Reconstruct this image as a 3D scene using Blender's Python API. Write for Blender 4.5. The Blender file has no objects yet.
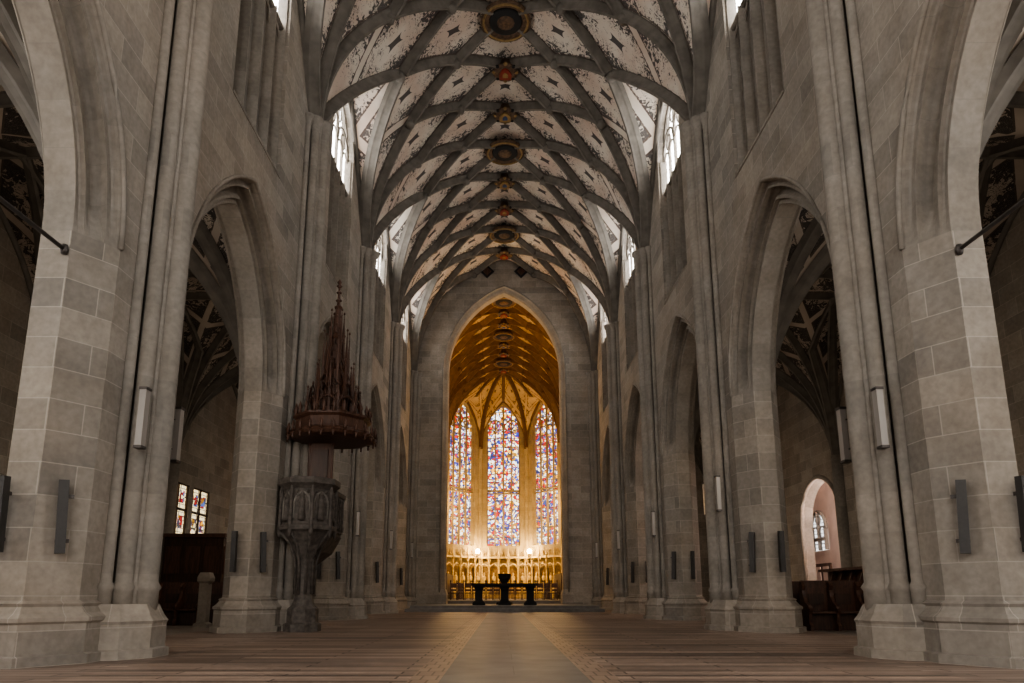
import bpy, math
from math import sin, cos, pi, sqrt, atan2, acos, radians
from mathutils import Vector, Matrix

scn = bpy.context.scene
# ------------------------------------------------------------------ materials
class NT:
    def __init__(s, name):
        s.m = bpy.data.materials.new(name); s.m.use_nodes = True
        s.t = s.m.node_tree; s.t.nodes.clear()
        s.out = s.t.nodes.new('ShaderNodeOutputMaterial')
    def n(s, typ, ins=None, **kw):
        nd = s.t.nodes.new(typ)
        for k, v in kw.items(): setattr(nd, k, v)
        if ins:
            for k, v in ins.items():
                if isinstance(v, bpy.types.NodeSocket): s.t.links.new(v, nd.inputs[k])
                else: nd.inputs[k].default_value = v
        return nd
    def math(s, op, a, b=None, c=None, clamp=False):
        ins = {0: a}
        if b is not None: ins[1] = b
        if c is not None: ins[2] = c
        nd = s.n('ShaderNodeMath', ins, operation=op); nd.use_clamp = clamp
        return nd.outputs[0]
    def vmath(s, op, a, b=None):
        ins = {0: a}
        if b is not None: ins[1] = b
        nd = s.n('ShaderNodeVectorMath', ins, operation=op)
        return nd.outputs['Value'] if op in ('DOT_PRODUCT', 'LENGTH') else nd.outputs[0]
    def mix(s, f, a, b, bt='MIX'):
        nd = s.n('ShaderNodeMix', data_type='RGBA', blend_type=bt)
        for i, v in ((0, f), (6, a), (7, b)):
            if isinstance(v, bpy.types.NodeSocket): s.t.links.new(v, nd.inputs[i])
            else:
                nd.inputs[i].default_value = v
        return nd.outputs[2]
    def ramp(s, f, stops, interp='LINEAR'):
        nd = s.n('ShaderNodeValToRGB', {0: f}); cr = nd.color_ramp; cr.interpolation = interp
        while len(cr.elements) < len(stops): cr.elements.new(0.5)
        for e, (p, c) in zip(cr.elements, stops): e.position = p; e.color = c
        return nd.outputs[0]
    def noise(s, vec, scale, detail=3, dist=0.0, rough=0.5):
        return s.n('ShaderNodeTexNoise', {'Vector': vec, 'Scale': scale, 'Detail': detail, 'Distortion': dist, 'Roughness': rough}).outputs[0]
    def pos(s): return s.n('ShaderNodeNewGeometry').outputs['Position']
    def wallvec(s):
        g = s.n('ShaderNodeNewGeometry')
        t = s.vmath('CROSS_PRODUCT', g.outputs['True Normal'], (0, 0, 1))
        t = s.vmath('NORMALIZE', t)
        u = s.vmath('DOT_PRODUCT', t, g.outputs['Position'])
        sp = s.n('ShaderNodeSeparateXYZ', {0: g.outputs['Position']})
        return s.n('ShaderNodeCombineXYZ', {0: u, 1: sp.outputs[2], 2: 0.0}).outputs[0], g.outputs['Position'], sp
    def bsdf(s, col, rough=0.8, bump=None, bstr=0.3, bdist=0.02, metal=0.0, emis=None, estr=0.0, alpha=None):
        b = s.n('ShaderNodeBsdfPrincipled', {'Base Color': col, 'Roughness': rough, 'Metallic': metal})
        if bump is not None:
            bn = s.n('ShaderNodeBump', {'Height': bump, 'Strength': bstr, 'Distance': bdist})
            s.t.links.new(bn.outputs[0], b.inputs['Normal'])
        if emis is not None:
            if isinstance(emis, bpy.types.NodeSocket): s.t.links.new(emis, b.inputs['Emission Color'])
            else: b.inputs['Emission Color'].default_value = emis
            b.inputs['Emission Strength'].default_value = estr
        s.t.links.new(b.outputs[0], s.out.inputs[0])
        return s.m

def C(r, g, b): return (r, g, b, 1)

def mat_stone(name, c1, c2, warm, mortar, bw=1.05, bh=0.44, ms=0.009, mfac=0.38):
    t = NT(name); v, P, sp = t.wallvec()
    br = t.n('ShaderNodeTexBrick', {'Vector': v, 'Color1': c1, 'Color2': c2, 'Mortar': c1, 'Scale': 1.0,
             'Mortar Size': ms, 'Mortar Smooth': 0.3, 'Bias': 0.0, 'Brick Width': bw, 'Row Height': bh})
    n1 = t.noise(P, 0.45, 4); n2 = t.noise(P, 11, 5); n4 = t.noise(P, 1.6, 6)
    w = t.ramp(n1, [(0.40, C(0, 0, 0)), (0.64, C(1, 1, 1))])
    wf = t.math('MULTIPLY', w, 0.5)
    col = t.mix(wf, br.outputs['Color'], warm)
    sh = t.ramp(n2, [(0.3, C(0.86, 0.86, 0.86)), (0.7, C(1.09, 1.09, 1.09))])
    col = t.mix(1.0, col, sh, 'MULTIPLY')
    sh = t.ramp(n4, [(0.3, C(0.84, 0.83, 0.81)), (0.65, C(1.06, 1.06, 1.06))])
    col = t.mix(1.0, col, sh, 'MULTIPLY')
    mm = t.math('MULTIPLY', br.outputs['Fac'], mfac)
    col = t.mix(mm, col, mortar)
    h = t.math('SUBTRACT', t.math('MULTIPLY', n2, 0.5), br.outputs['Fac'])
    return t.bsdf(col, 0.85, h, 0.3, 0.02)

def mat_plain(name, col, rough=0.7, var=0.25, scale=6, metal=0.0, bstr=0.2):
    t = NT(name); P = t.pos(); n = t.noise(P, scale, 5)
    sh = t.ramp(n, [(0.3, C(1 - var, 1 - var, 1 - var)), (0.7, C(1 + var * .6, 1 + var * .6, 1 + var * .6))])
    c = t.mix(1.0, col, sh, 'MULTIPLY')
    return t.bsdf(c, rough, n, bstr, 0.01, metal)

def mat_wood(name, c1, c2, rough=0.45):
    t = NT(name); P = t.pos()
    mp = t.n('ShaderNodeMapping', {'Vector': P, 'Scale': (14, 14, 1.6)}).outputs[0]
    n = t.noise(mp, 1.5, 5, 0.6)
    c = t.ramp(n, [(0.3, c1), (0.7, c2)])
    return t.bsdf(c, rough, n, 0.2, 0.005)

def mat_vault(name, base, base2, ink, line, dens=1.0):
    t = NT(name); P = t.pos()
    uv = t.n('ShaderNodeUVMap').outputs[0]
    sp = t.n('ShaderNodeSeparateXYZ', {0: uv})
    def edge(o):
        f = t.math('FRACT', o)
        return t.math('MINIMUM', f, t.math('SUBTRACT', 1.0, f))
    ea, eb = edge(sp.outputs[0]), edge(sp.outputs[1])
    e = t.math('MINIMUM', ea, eb)
    c = t.math('SQRT', t.math('ADD', t.math('MULTIPLY', ea, ea), t.math('MULTIPLY', eb, eb)))
    nz = t.n('ShaderNodeTexNoise', {'Vector': P, 'Scale': 3.6, 'Detail': 1.0, 'Distortion': 2.0}).outputs[0]
    nz3 = t.n('ShaderNodeTexNoise', {'Vector': P, 'Scale': 5.2, 'Detail': 1.5, 'Distortion': 1.4}).outputs[0]
    fil = t.math('ABSOLUTE', t.math('SUBTRACT', t.math('FRACT', t.math('MULTIPLY', nz, 7.0)), 0.5))
    lim = t.math('ADD', c, t.math('MULTIPLY', t.math('SUBTRACT', nz3, 0.5), 1.0))
    leaf = t.math('LESS_THAN', lim, 0.31 * dens)
    vein = t.math('GREATER_THAN', fil, 0.12)
    leaf = t.math('MULTIPLY', leaf, vein)
    lim2 = t.math('LESS_THAN', lim, 0.46 * dens)
    tend = t.math('MULTIPLY', lim2, t.math('LESS_THAN', fil, 0.10))
    fr = t.math('LESS_THAN', t.math('ADD', e, t.math('MULTIPLY', t.math('SUBTRACT', nz3, 0.5), 0.45)), 0.085)
    m = t.math('MAXIMUM', t.math('MAXIMUM', leaf, tend), fr)
    cc = t.math('SUBTRACT', 0.707, c)
    star = t.math('LESS_THAN', t.math('ADD', t.math('MULTIPLY', t.math('SUBTRACT', 0.5, ea), t.math('SUBTRACT', 0.5, eb)), t.math('MULTIPLY', cc, 0.10)), 0.0085)
    bl = t.math('MULTIPLY', t.math('LESS_THAN', cc, 0.14), star)
    m = t.math('MAXIMUM', m, bl)
    inside = t.math('GREATER_THAN', e, 0.06)
    m = t.math('MULTIPLY', m, inside)
    ln = t.math('LESS_THAN', t.math('ABSOLUTE', t.math('SUBTRACT', e, 0.075)), 0.010)
    n3 = t.noise(P, 0.7, 4)
    b = t.mix(t.ramp(n3, [(0.38, C(0, 0, 0)), (0.62, C(1, 1, 1))]), base, base2)
    col = t.mix(t.math('MULTIPLY', m, 0.88), b, ink)
    col = t.mix(t.math('MULTIPLY', ln, 0.8), col, line)
    return t.bsdf(col, 0.9)

def mat_glass_white(name, strength, tint=C(1.0, 0.97, 0.93), frac=0.22):
    t = NT(name); v, P, sp = t.wallvec()
    br = t.n('ShaderNodeTexBrick', {'Vector': v, 'Scale': 1.0, 'Mortar Size': 0.014, 'Brick Width': 0.14, 'Row Height': 0.16, 'Mortar Smooth': 0.0}, offset=0.5)
    br2 = t.n('ShaderNodeTexBrick', {'Vector': v, 'Color1': C(1, 1, 1), 'Color2': C(0, 0, 0), 'Scale': 1.0, 'Mortar Size': 0.03, 'Brick Width': 0.8, 'Row Height': 0.8, 'Bias': -0.55}, offset=0.0)
    vo = t.n('ShaderNodeTexVoronoi', {'Vector': v, 'Scale': 6.0})
    sr = t.n('ShaderNodeSeparateColor', {0: vo.outputs['Color']}).outputs[0]
    pal = t.ramp(sr, [(0, C(.35, .02, .01)), (.25, C(.4, .18, .02)), (.45, C(.03, .07, .3)), (.6, C(.05, .12, .05)), (.75, C(.9, .85, .8))], 'CONSTANT')
    rnd = t.n('ShaderNodeSeparateColor', {0: br2.outputs['Color']}).outputs[0]
    msk = t.math('LESS_THAN', rnd, frac)
    col = t.mix(t.math('MULTIPLY', msk, 0.92), tint, pal)
    lead = t.math('MAXIMUM', br.outputs['Fac'], br2.outputs['Fac'])
    col = t.mix(t.math('MULTIPLY', lead, 0.93), col, C(0.02, 0.02, 0.02))
    return t.bsdf(C(0.1, 0.1, 0.1), 0.4, emis=col, estr=strength)

def mat_glass_stained(name, strength, sc=4.2):
    t = NT(name); v, P, sp = t.wallvec()
    vo = t.n('ShaderNodeTexVoronoi', {'Vector': v, 'Scale': sc})
    ve = t.n('ShaderNodeTexVoronoi', {'Vector': v, 'Scale': sc}, feature='DISTANCE_TO_EDGE')
    sr = t.n('ShaderNodeSeparateColor', {0: vo.outputs['Color']})
    lo = t.noise(P, 0.30, 2)
    f = t.math('FRACT', t.math('ADD', t.math('MULTIPLY', sr.outputs[0], 0.75), t.math('MULTIPLY', lo, 2.6)))
    pal = t.ramp(f, [(0, C(.42, .010, .008)), (.15, C(.95, .78, .40)), (.24, C(.30, .14, .015)), (.34, C(.015, .03, .28)), (.44, C(.75, .80, .88)),
                     (.55, C(.80, .36, .025)), (.65, C(.02, .035, .12)), (.76, C(.95, .86, .68)), (.85, C(.30, .012, .015)), (.94, C(.08, .13, .38))], 'CONSTANT')
    br2 = t.n('ShaderNodeTexBrick', {'Vector': v, 'Scale': 1.0, 'Mortar Size': 0.045, 'Brick Width': 0.8, 'Row Height': 0.9}, offset=0.0)
    lead = t.math('MAXIMUM', t.math('LESS_THAN', ve.outputs['Distance'], 0.045), br2.outputs['Fac'])
    col = t.mix(t.math('MULTIPLY', lead, 0.95), pal, C(0.01, 0.01, 0.01))
    return t.bsdf(C(0.03, 0.03, 0.03), 0.4, emis=col, estr=strength)

def mat_floor():
    t = NT('floor_boards_and_slabs'); P = t.pos()
    sp = t.n('ShaderNodeSeparateXYZ', {0: P}); ax = t.math('ABSOLUTE', sp.outputs[0])
    br = t.n('ShaderNodeTexBrick', {'Vector': P, 'Color1': C(.36, .27, .215), 'Color2': C(.21, .157, .127), 'Mortar': C(.085, .060, .048),
             'Scale': 1.0, 'Mortar Size': 0.014, 'Brick Width': 2.6, 'Row Height': 0.24, 'Bias': 0.0})
    br3 = t.n('ShaderNodeTexBrick', {'Vector': P, 'Color1': C(1.3, 1.28, 1.25), 'Color2': C(.58, .58, .58), 'Mortar': C(.32, .31, .3),
             'Scale': 1.0, 'Mortar Size': 0.04, 'Brick Width': 40, 'Row Height': 0.5, 'Bias': 0.0})
    n = t.noise(t.n('ShaderNodeMapping', {'Vector': P, 'Scale': (1.2, 14, 1)}).outputs[0], 1.5, 5)
    wood = t.mix(1.0, br.outputs['Color'], t.ramp(n, [(.3, C(.75, .75, .75)), (.7, C(1.2, 1.2, 1.2))]), 'MULTIPLY')
    inb = t.math('MULTIPLY', t.math('GREATER_THAN', ax, 1.14), t.math('LESS_THAN', ax, 4.9))
    wood = t.mix(t.math('MULTIPLY', inb, 0.85), wood, t.mix(1.0, wood, br3.outputs['Color'], 'MULTIPLY'))
    b2 = t.n('ShaderNodeTexBrick', {'Vector': P, 'Color1': C(.165, .160, .156), 'Color2': C(.138, .134, .131), 'Mortar': C(.10, .096, .094),
             'Scale': 1.0, 'Mortar Size': 0.006, 'Brick Width': 1.6, 'Row Height': 0.9})
    n2 = t.noise(P, 2.5, 6)
    st = t.mix(1.0, b2.outputs['Color'], t.ramp(n2, [(.3, C(.8, .8, .8)), (.7, C(1.15, 1.15, 1.15))]), 'MULTIPLY')
    b3 = t.n('ShaderNodeTexBrick', {'Vector': P, 'Color1': C(.34, .25, .19), 'Color2': C(.29, .21, .16), 'Mortar': C(.15, .105, .08),
             'Scale': 1.0, 'Mortar Size': 0.012, 'Brick Width': 0.17, 'Row Height': 0.40}, offset=0.5)
    b4 = t.n('ShaderNodeTexBrick', {'Vector': P, 'Color1': C(.22, .19, .165), 'Color2': C(.17, .15, .13), 'Mortar': C(.08, .065, .055),
             'Scale': 1.0, 'Mortar Size': 0.01, 'Brick Width': 0.8, 'Row Height': 0.8})
    col = t.mix(t.math('LESS_THAN', ax, 1.14), wood, b3.outputs['Color'])
    col = t.mix(t.math('LESS_THAN', ax, 0.80), col, st)
    col = t.mix(t.math('GREATER_THAN', ax, 7.6), col, b4.outputs['Color'])
    n5 = t.noise(P, 0.9, 4)
    col = t.mix(1.0, col, t.ramp(n5, [(.35, C(.88, .88, .88)), (.65, C(1.08, 1.08, 1.08))]), 'MULTIPLY')
    return t.bsdf(col, 0.5, br.outputs['Fac'], -0.2, 0.006)

M = {}
M['stone'] = mat_stone('warm_grey_sandstone_ashlar', C(.355, .320, .278), C(.225, .206, .184), C(.365, .305, .245), C(.47, .43, .38))
M['panel'] = mat_stone('shade_toned_panel_stone', C(.25, .23, .205), C(.20, .185, .168), C(.27, .235, .195), C(.3, .28, .25))  # darker copy of the ashlar, recess shade put into its colour
M['stone_mould'] = mat_stone('moulded_sandstone', C(.295, .268, .236), C(.235, .216, .192), C(.33, .28, .23), C(.19, .175, .16), 30.0, 0.6, 0.006)
M['rib'] = mat_plain('vault_rib_stone', C(.17, .155, .135), 0.85, 0.25, 3)
M['vault'] = mat_vault('painted_vault_plaster', C(.72, .66, .58), C(.61, .50, .42), C(.025, .025, .03), C(.12, .085, .07))
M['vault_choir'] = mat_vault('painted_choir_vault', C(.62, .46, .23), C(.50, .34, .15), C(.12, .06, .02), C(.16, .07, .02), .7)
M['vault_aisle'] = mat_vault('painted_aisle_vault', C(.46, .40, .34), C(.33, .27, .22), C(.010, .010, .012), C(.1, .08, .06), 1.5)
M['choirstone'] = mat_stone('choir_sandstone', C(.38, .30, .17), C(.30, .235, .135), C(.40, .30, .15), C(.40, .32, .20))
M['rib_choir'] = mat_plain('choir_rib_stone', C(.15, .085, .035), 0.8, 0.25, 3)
M['glass'] = mat_glass_white('leaded_daylight_glass', 9.5)
M['glass_w'] = mat_glass_white('added_west_glow_glass', 8.0)  # glow for the added west window
M['glass_s'] = mat_glass_white('small_pane_glass', 1.1, C(1, .80, .45), 0.3)
M['glass_n'] = mat_glass_white('plain_pane_glass', 1.3, C(.85, .85, .85), 0.0)
M['glass_c'] = mat_glass_stained('small_coloured_glass', 0.9, 5.0)
M['stained'] = mat_glass_stained('stained_glass', 2.0)
M['darkwood'] = mat_wood('dark_oak', C(.026, .013, .008), C(.075, .034, .020))
M['redwood'] = mat_wood('carved_walnut', C(.045, .022, .014), C(.12, .056, .034), 0.5)
M['iron'] = mat_plain('wrought_iron', C(.10, .09, .085), 0.5, 0.2, 10, 0.6)
M['spk'] = mat_plain('grey_speaker_metal', C(.055, .052, .05), 0.5, 0.1, 20, 0.2)
M['black'] = mat_plain('black_marble', C(.015, .015, .016), 0.75, 0.2, 4)
M['pulpit'] = mat_plain('carved_pulpit_stone', C(.105, .090, .078), 0.75, 0.5, 9, 0, 0.5)
M['gold'] = mat_plain('gilded_stone', C(.66, .50, .22), 0.5, 0.4, 5, 0.1)
M['golddark'] = mat_plain('gilded_niche', C(.28, .18, .07), 0.6, 0.4, 5)
M['red'] = mat_plain('painted_red', C(.24, .032, .02), 0.6)
M['blue'] = mat_plain('painted_blue', C(.03, .06, .16), 0.6)
M['boss'] = mat_plain('gilded_boss', C(.12, .072, .042), 0.6, 0.6, 8, 0.0)
M['plaster'] = mat_plain('pinkish_plaster', C(.72, .60, .54), 0.9, 0.1, 2)
M['floor'] = mat_floor()
M['step'] = mat_plain('step_sandstone', C(.20, .19, .18), 0.7, 0.2, 4)
t = NT('frosted_lamp_tube'); M['tube'] = t.bsdf(C(.33, .305, .28), 0.3)
t = NT('warm_lamp_glow'); M['bulb'] = t.bsdf(C(1, .8, .5), 0.3, emis=C(1, .78, .45), estr=45)

# ------------------------------------------------------------------ builder
class B:
    def __init__(s): s.v = []; s.f = []; s.mi = []; s.mats = []; s.sm = []; s.uv = {}
    def mat(s, m):
        m = M[m]
        if m not in s.mats: s.mats.append(m)
        return s.mats.index(m)
    def add(s, vs, fs, m, smooth=False):
        o = len(s.v); k = s.mat(m)
        s.v += [tuple(v) for v in vs]
        for f in fs: s.f.append(tuple(i + o for i in f)); s.mi.append(k); s.sm.append(smooth)
    def quad(s, a, b, c, d, m): s.add([a, b, c, d], [(0, 1, 2, 3)], m)
    def box(s, c, d, m, rz=0, tilt=None):
        x, y, z = d[0] / 2, d[1] / 2, d[2] / 2
        R = Matrix.Rotation(rz, 3, 'Z')
        if tilt: R = R @ Matrix.Rotation(tilt, 3, 'X')
        vs = [Vector(c) + R @ Vector((i * x, j * y, k * z)) for i in (-1, 1) for j in (-1, 1) for k in (-1, 1)]
        s.add(vs, [(0, 1, 3, 2), (4, 6, 7, 5), (0, 4, 5, 1), (2, 3, 7, 6), (0, 2, 6, 4), (1, 5, 7, 3)], m)
    def rings(s, rings, m, closed=True, smooth=False, caps=True):
        n = len(rings[0]); vs = [p for r in rings for p in r]; fs = []
        for i in range(len(rings) - 1):
            for j in range(n if closed else n - 1):
                k = (j + 1) % n
                fs.append((i * n + j, i * n + k, (i + 1) * n + k, (i + 1) * n + j))
        if caps and closed:
            fs.append(tuple(range(n - 1, -1, -1))); fs.append(tuple((len(rings) - 1) * n + j for j in range(n)))
        s.add(vs, fs, m, smooth)
    def lathe(s, c, prof, m, n=16, smooth=True, rot=0.0, caps=True):
        s.rings([[(c[0] + r * cos(rot + 2 * pi * j / n), c[1] + r * sin(rot + 2 * pi * j / n), c[2] + z) for j in range(n)] for r, z in prof], m, True, smooth, caps)
    def poly(s, pts, prof, m):
        n = len(pts); cx = sum(p[0] for p in pts) / n; cy = sum(p[1] for p in pts) / n
        rr = []
        for off, z in prof:
            ring = []
            for i in range(n):
                p0 = Vector(pts[i - 1]); p1 = Vector(pts[i]); p2 = Vector(pts[(i + 1) % n])
                e1 = (p1 - p0).normalized(); e2 = (p2 - p1).normalized()
                n1 = Vector((e1.y, -e1.x)); n2 = Vector((e2.y, -e2.x))
                if n1.dot(p1 - Vector((cx, cy))) < 0 and n2.dot(p1 - Vector((cx, cy))) < 0: n1 = -n1; n2 = -n2
                bs = (n1 + n2); bs = bs / max(0.3, bs.dot(n1))
                q = p1 + bs * off
                ring.append((q.x, q.y, z))
            rr.append(ring)
        s.rings(rr, m)
    def tube(s, pts, r, m, n=6, closed=False, smooth=True):
        pts = [Vector(p) for p in pts]; rr = []
        for i, p in enumerate(pts):
            a = pts[i - 1] if (i > 0 or closed) else p; b = pts[(i + 1) % len(pts)] if (i < len(pts) - 1 or closed) else p
            T = (b - a).normalized()
            U = Vector((0, 0, 1)) if abs(T.z) < 0.9 else Vector((1, 0, 0))
            S = T.cross(U).normalized(); W = S.cross(T)
            rad = r[i] if isinstance(r, (list, tuple)) else r
            rr.append([p + (S * cos(2 * pi * j / n) + W * sin(2 * pi * j / n)) * rad for j in range(n)])
        if closed: rr.append(rr[0])
        s.rings(rr, m, True, smooth, not closed)
    def sweep(s, pts, dirs, prof, m, smooth=False):
        pts = [Vector(p) for p in pts]; rr = []
        for i, p in enumerate(pts):
            a = pts[max(0, i - 1)]; b = pts[min(len(pts) - 1, i + 1)]
            T = (b - a).normalized(); D = Vector(dirs[i]); D = (D - T * D.dot(T)).normalized(); S = T.cross(D)
            rr.append([p + S * q[0] + D * q[1] for q in prof])
        s.rings(rr, m, True, smooth)
    def make(s, name, parent=None, uvs=None):
        me = bpy.data.meshes.new(name); me.from_pydata(s.v, [], s.f)
        for m in s.mats: me.materials.append(m)
        me.polygons.foreach_set('material_index', s.mi)
        me.polygons.foreach_set('use_smooth', s.sm)
        if uvs:
            l = me.uv_layers.new(name='UVMap')
            for lp in me.loops: l.data[lp.index].uv = uvs[lp.vertex_index]
        me.update()
        ob = bpy.data.objects.new(name, me); scn.collection.objects.link(ob)
        if parent: ob.parent = parent
        return ob

def parch(a, rise):
    R = (rise * rise + a * a) / (2 * a); c = R - a
    return lambda t: sqrt(max(0.0, R * R - (abs(t) + c) ** 2)), R, c

# ------------------------------------------------------------------ dimensions
W = 5.9; WO = 7.1; AX = 13.0
BAY = 7.8; Y1 = 10.4
PY = [Y1 + BAY * k for k in range(-3, 5)]      # -13 .. 41.6
YW = PY[0]; YE = PY[-1]
SPR = 6.0; VS = 14.7; VR = 8.0
A0 = 2.95; AI = 2.4
archf, AR, AC = parch(A0, 4.35)
WW = 1.55; WB = 11.5; WGL = 15.9; WS = 17.3; WAP = 1.75
winf, _, _ = parch(WW, WAP)

def wall_grid(b, P, ys, zbot, ztop, holes, m):
    ys = sorted(set(round(y, 4) for y in ys))
    for y0, y1 in zip(ys[:-1], ys[1:]):
        ym = (y0 + y1) / 2
        hs = sorted([h for h in holes if h[0] < ym < h[1]], key=lambda h: h[2](ym))
        lo = lambda y: zbot
        for h in hs:
            if h[2](ym) > lo(ym) + 1e-4:
                b.quad(P(y0, lo(y0)), P(y1, lo(y1)), P(y1, h[2](y1)), P(y0, h[2](y0)), m)
            lo = h[3]
        b.quad(P(y0, lo(y0)), P(y1, lo(y1)), P(y1, ztop), P(y0, ztop), m)

def arcys(a, R, c, n=14):
    out = []
    fm = acos(c / R)
    for i in range(n + 1):
        y = -c + R * cos(fm * i / n); out += [y, -y]
    return out

def arch_profile(x0, x1, a0, ai):
    pr = []
    n = 20
    for i in range(n + 1):
        q = i / n
        x = x0 + (x1 - x0) * q; a = a0 + (ai - a0) * q
        d = 0.0
        if 0.08 < q < 0.32: d = 0.09 * sin((q - .08) / .24 * pi)
        elif 0.36 < q < 0.76: d = 0.24 * sin((q - .36) / .40 * pi) ** .7
        elif 0.80 < q < 0.97: d = 0.08 * sin((q - .80) / .17 * pi)
        pr.append((x, a, d))
    return pr

def window(name, org, dr, nrm, hw, z0, zs, rise, nl, zgl, glass, stone='stone_mould', transoms=(), depth=0.16, mr=0.05):
    b = B(); f, R, c = parch(hw, rise)
    dr = Vector((dr[0], dr[1], 0)).normalized(); nr = Vector((nrm[0], nrm[1], 0)).normalized()
    O = Vector((org[0], org[1], 0))
    def P(t, z, d=0.0):
        q = O + dr * t + nr * d; return (q.x, q.y, z)
    N = 12; fm = acos(c / R)
    ts = sorted(set([-c + R * cos(fm * i / N) for i in range(N + 1)] + [c - R * cos(fm * i / N) for i in range(N + 1)]))
    for t0, t1 in zip(ts[:-1], ts[1:]):
        b.quad(P(t0, zgl), P(t1, zgl), P(t1, zs + f(t1)), P(t0, zs + f(t0)), glass)
        if zgl > z0 + .01: b.quad(P(t0, z0), P(t1, z0), P(t1, zgl), P(t0, zgl), 'panel')
    def bar(t, za, zb, w, d=depth):
        for s0, s1, d0, d1 in ((-w, -w * .3, 0, d), (-w * .3, w * .3, d, d), (w * .3, w, d, 0)):
            b.quad(P(t + s0, za, d0), P(t + s1, za, d1), P(t + s1, zb, d1), P(t + s0, zb, d0), stone)
    lw = 2 * hw / nl
    for i in range(1, nl):
        t = -hw + lw * i
        w_ = mr * (1.3 if i * 2 == nl else 1)
        if zgl > z0 + .01:      # blind panelling below has deeper mullions than the glazed lights
            bar(t, z0, zgl, w_ * 1.1); bar(t, zgl, zs + f(t), w_, .11)
        else: bar(t, z0, zs + f(t), w_)
    bar(-hw + .04, z0, zs, .07); bar(hw - .04, z0, zs, .07)
    pts = [P(-hw, zs)] + [P(t, zs + f(t), .06) for t in ts] + [P(hw, zs)]
    b.tube(pts, .08, stone)
    for i in range(nl):
        tc = -hw + lw * (i + .5); g, _, _ = parch(lw / 2, lw * .62)
        zz = zs - .35
        b.tube([P(tc + lw / 2 * k / 5, zz + g(lw / 2 * k / 5), .07) for k in range(-5, 6)], mr * .8, stone, 5)
        if zgl > z0 + .01:
            b.tube([P(tc + lw / 2 * k / 5, zgl - .55 + g(lw / 2 * k / 5), .07) for k in range(-5, 6)], mr * .8, stone, 5)
    def circ(t, z, r):
        b.tube([P(t + r * cos(a * pi / 8), z + r * sin(a * pi / 8), .07) for a in range(16)], mr * .8, stone, 5, True)
    if nl >= 4:
        h, _, _ = parch(hw / 2, rise * .45)
        for sgn in (-1, 1):
            b.tube([P(sgn * hw / 2 + hw / 2 * k / 6, zs + h(hw / 2 * k / 6), .08) for k in range(-6, 7)], mr, stone, 5)
        circ(0, zs + rise * .62, hw * .24)
        for sgn in (-1, 1): circ(sgn * hw * .5, zs + rise * .20, hw * .17)
    elif nl >= 2:
        circ(0, zs + rise * .5, hw * .3)
    if zgl > z0 + .01:
        q0, q1 = P(-hw, zgl, .1), P(hw, zgl, .1); b.tube([q0, q1], .09, stone, 6)
    for zt in transoms: b.tube([P(-hw, zt, .08), P(hw, zt, .08)], .09, stone, 6)
    return b.make(name)

def reveal(b, Pf, Pb, hw, z0, zs, f, ts, m):
    out = [(-hw, z0)] + [(t, zs + f(t)) for t in ts] + [(hw, z0)]
    out.append(out[0])
    for (t0, a0), (t1, a1) in zip(out[:-1], out[1:]):
        b.quad(Pf(t0, a0), Pf(t1, a1), Pb(t1, a1), Pb(t0, a0), m)

# ------------------------------------------------------------------ arcade walls
WD = .34
def arcade_wall(sg, name):
    b = B()
    Wt = 24.0
    for k in range(len(PY) - 1):
        yc = (PY[k] + PY[k + 1]) / 2
        ys = arcys(A0, AR, AC) + [-BAY / 2, BAY / 2, -WW, WW] + [WW * i / 8 for i in range(-8, 9)]
        P = lambda t, z: (sg * W, yc + t, z)
        holes = [(-A0, A0, lambda y: SPR - 1, lambda y: SPR + archf(y)), (-WW, WW, lambda y: WB, lambda y: WS + winf(y))]
        wall_grid(b, P, ys, SPR, Wt, holes, 'stone')
        P2 = lambda t, z: (sg * WO, yc + t, z)
        wall_grid(b, P2, arcys(A0, AR, AC) + [-BAY / 2, BAY / 2], SPR, 12.5, holes[:1], 'stone')
        prf = arch_profile(W, 6.28, A0, AI)
        pr2 = [(WO - (x - W), a, d) for x, a, d in reversed(prf)]
        full = prf + pr2
        ch = Vector((0.38, -(A0 - AI))).normalized()
        nin = Vector((abs(ch.y), abs(ch.x)))
        N = 20; grid = []
        for half in (1, -1):
            seq = range(N + 1) if half == 1 else range(N - 1, -1, -1)
            for i in seq:
                row = []
                for j, (x, a, d) in enumerate(full):
                    amp = d * min(1.0, (i / N) / 0.10)
                    sx = nin.x if j < len(prf) else -nin.x
                    xx = x + sx * amp; aa = a + nin.y * amp
                    Rj = AR - (A0 - aa); fm = acos(AC / Rj); ph = fm * i / N
                    y = -AC + Rj * cos(ph); z = SPR + Rj * sin(ph)
                    row.append((sg * xx, yc + half * y, z))
                grid.append(row)
        b.rings(grid, 'stone_mould', closed=False, caps=False)
        fm = acos(AC / AR)
        rp = [(sg * (W - .01), yc + (-AC + AR * cos(fm * i / 16)), SPR + AR * sin(fm * i / 16)) for i in range(17)]
        rp += [(p[0], 2 * yc - p[1], p[2]) for p in rp[::-1][1:]]
        b.tube(rp, .045, 'stone_mould', 6)
        ts = [WW * i / 8 for i in range(-8, 9)]
        reveal(b, lambda t, z: (sg * W, yc + t, z), lambda t, z: (sg * (W + WD), yc + t, z), WW, WB, WS, winf, ts, 'stone')
        b.tube([(sg * W, yc + t, WS + winf(t)) for t in ts], .05, 'stone_mould', 6)
        b.rings([[(sg * (W - .02), yc + s * WW, WB - .05), (sg * (W - .02), yc + s * WW, WB + .02), (sg * (W + WD), yc + s * WW, WB + .5), (sg * (W + WD), yc + s * WW, WB - .05)] for s in (-1, 1)], 'stone')
    ob = b.make(name)
    for k in range(len(PY) - 1):
        yc = (PY[k] + PY[k + 1]) / 2
        window('window_1', (sg * (W + WD - .02), yc), (0, 1), (-sg, 0), WW, WB, WS, WAP, 4, WGL, 'glass', depth=.24)
    return ob
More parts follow.
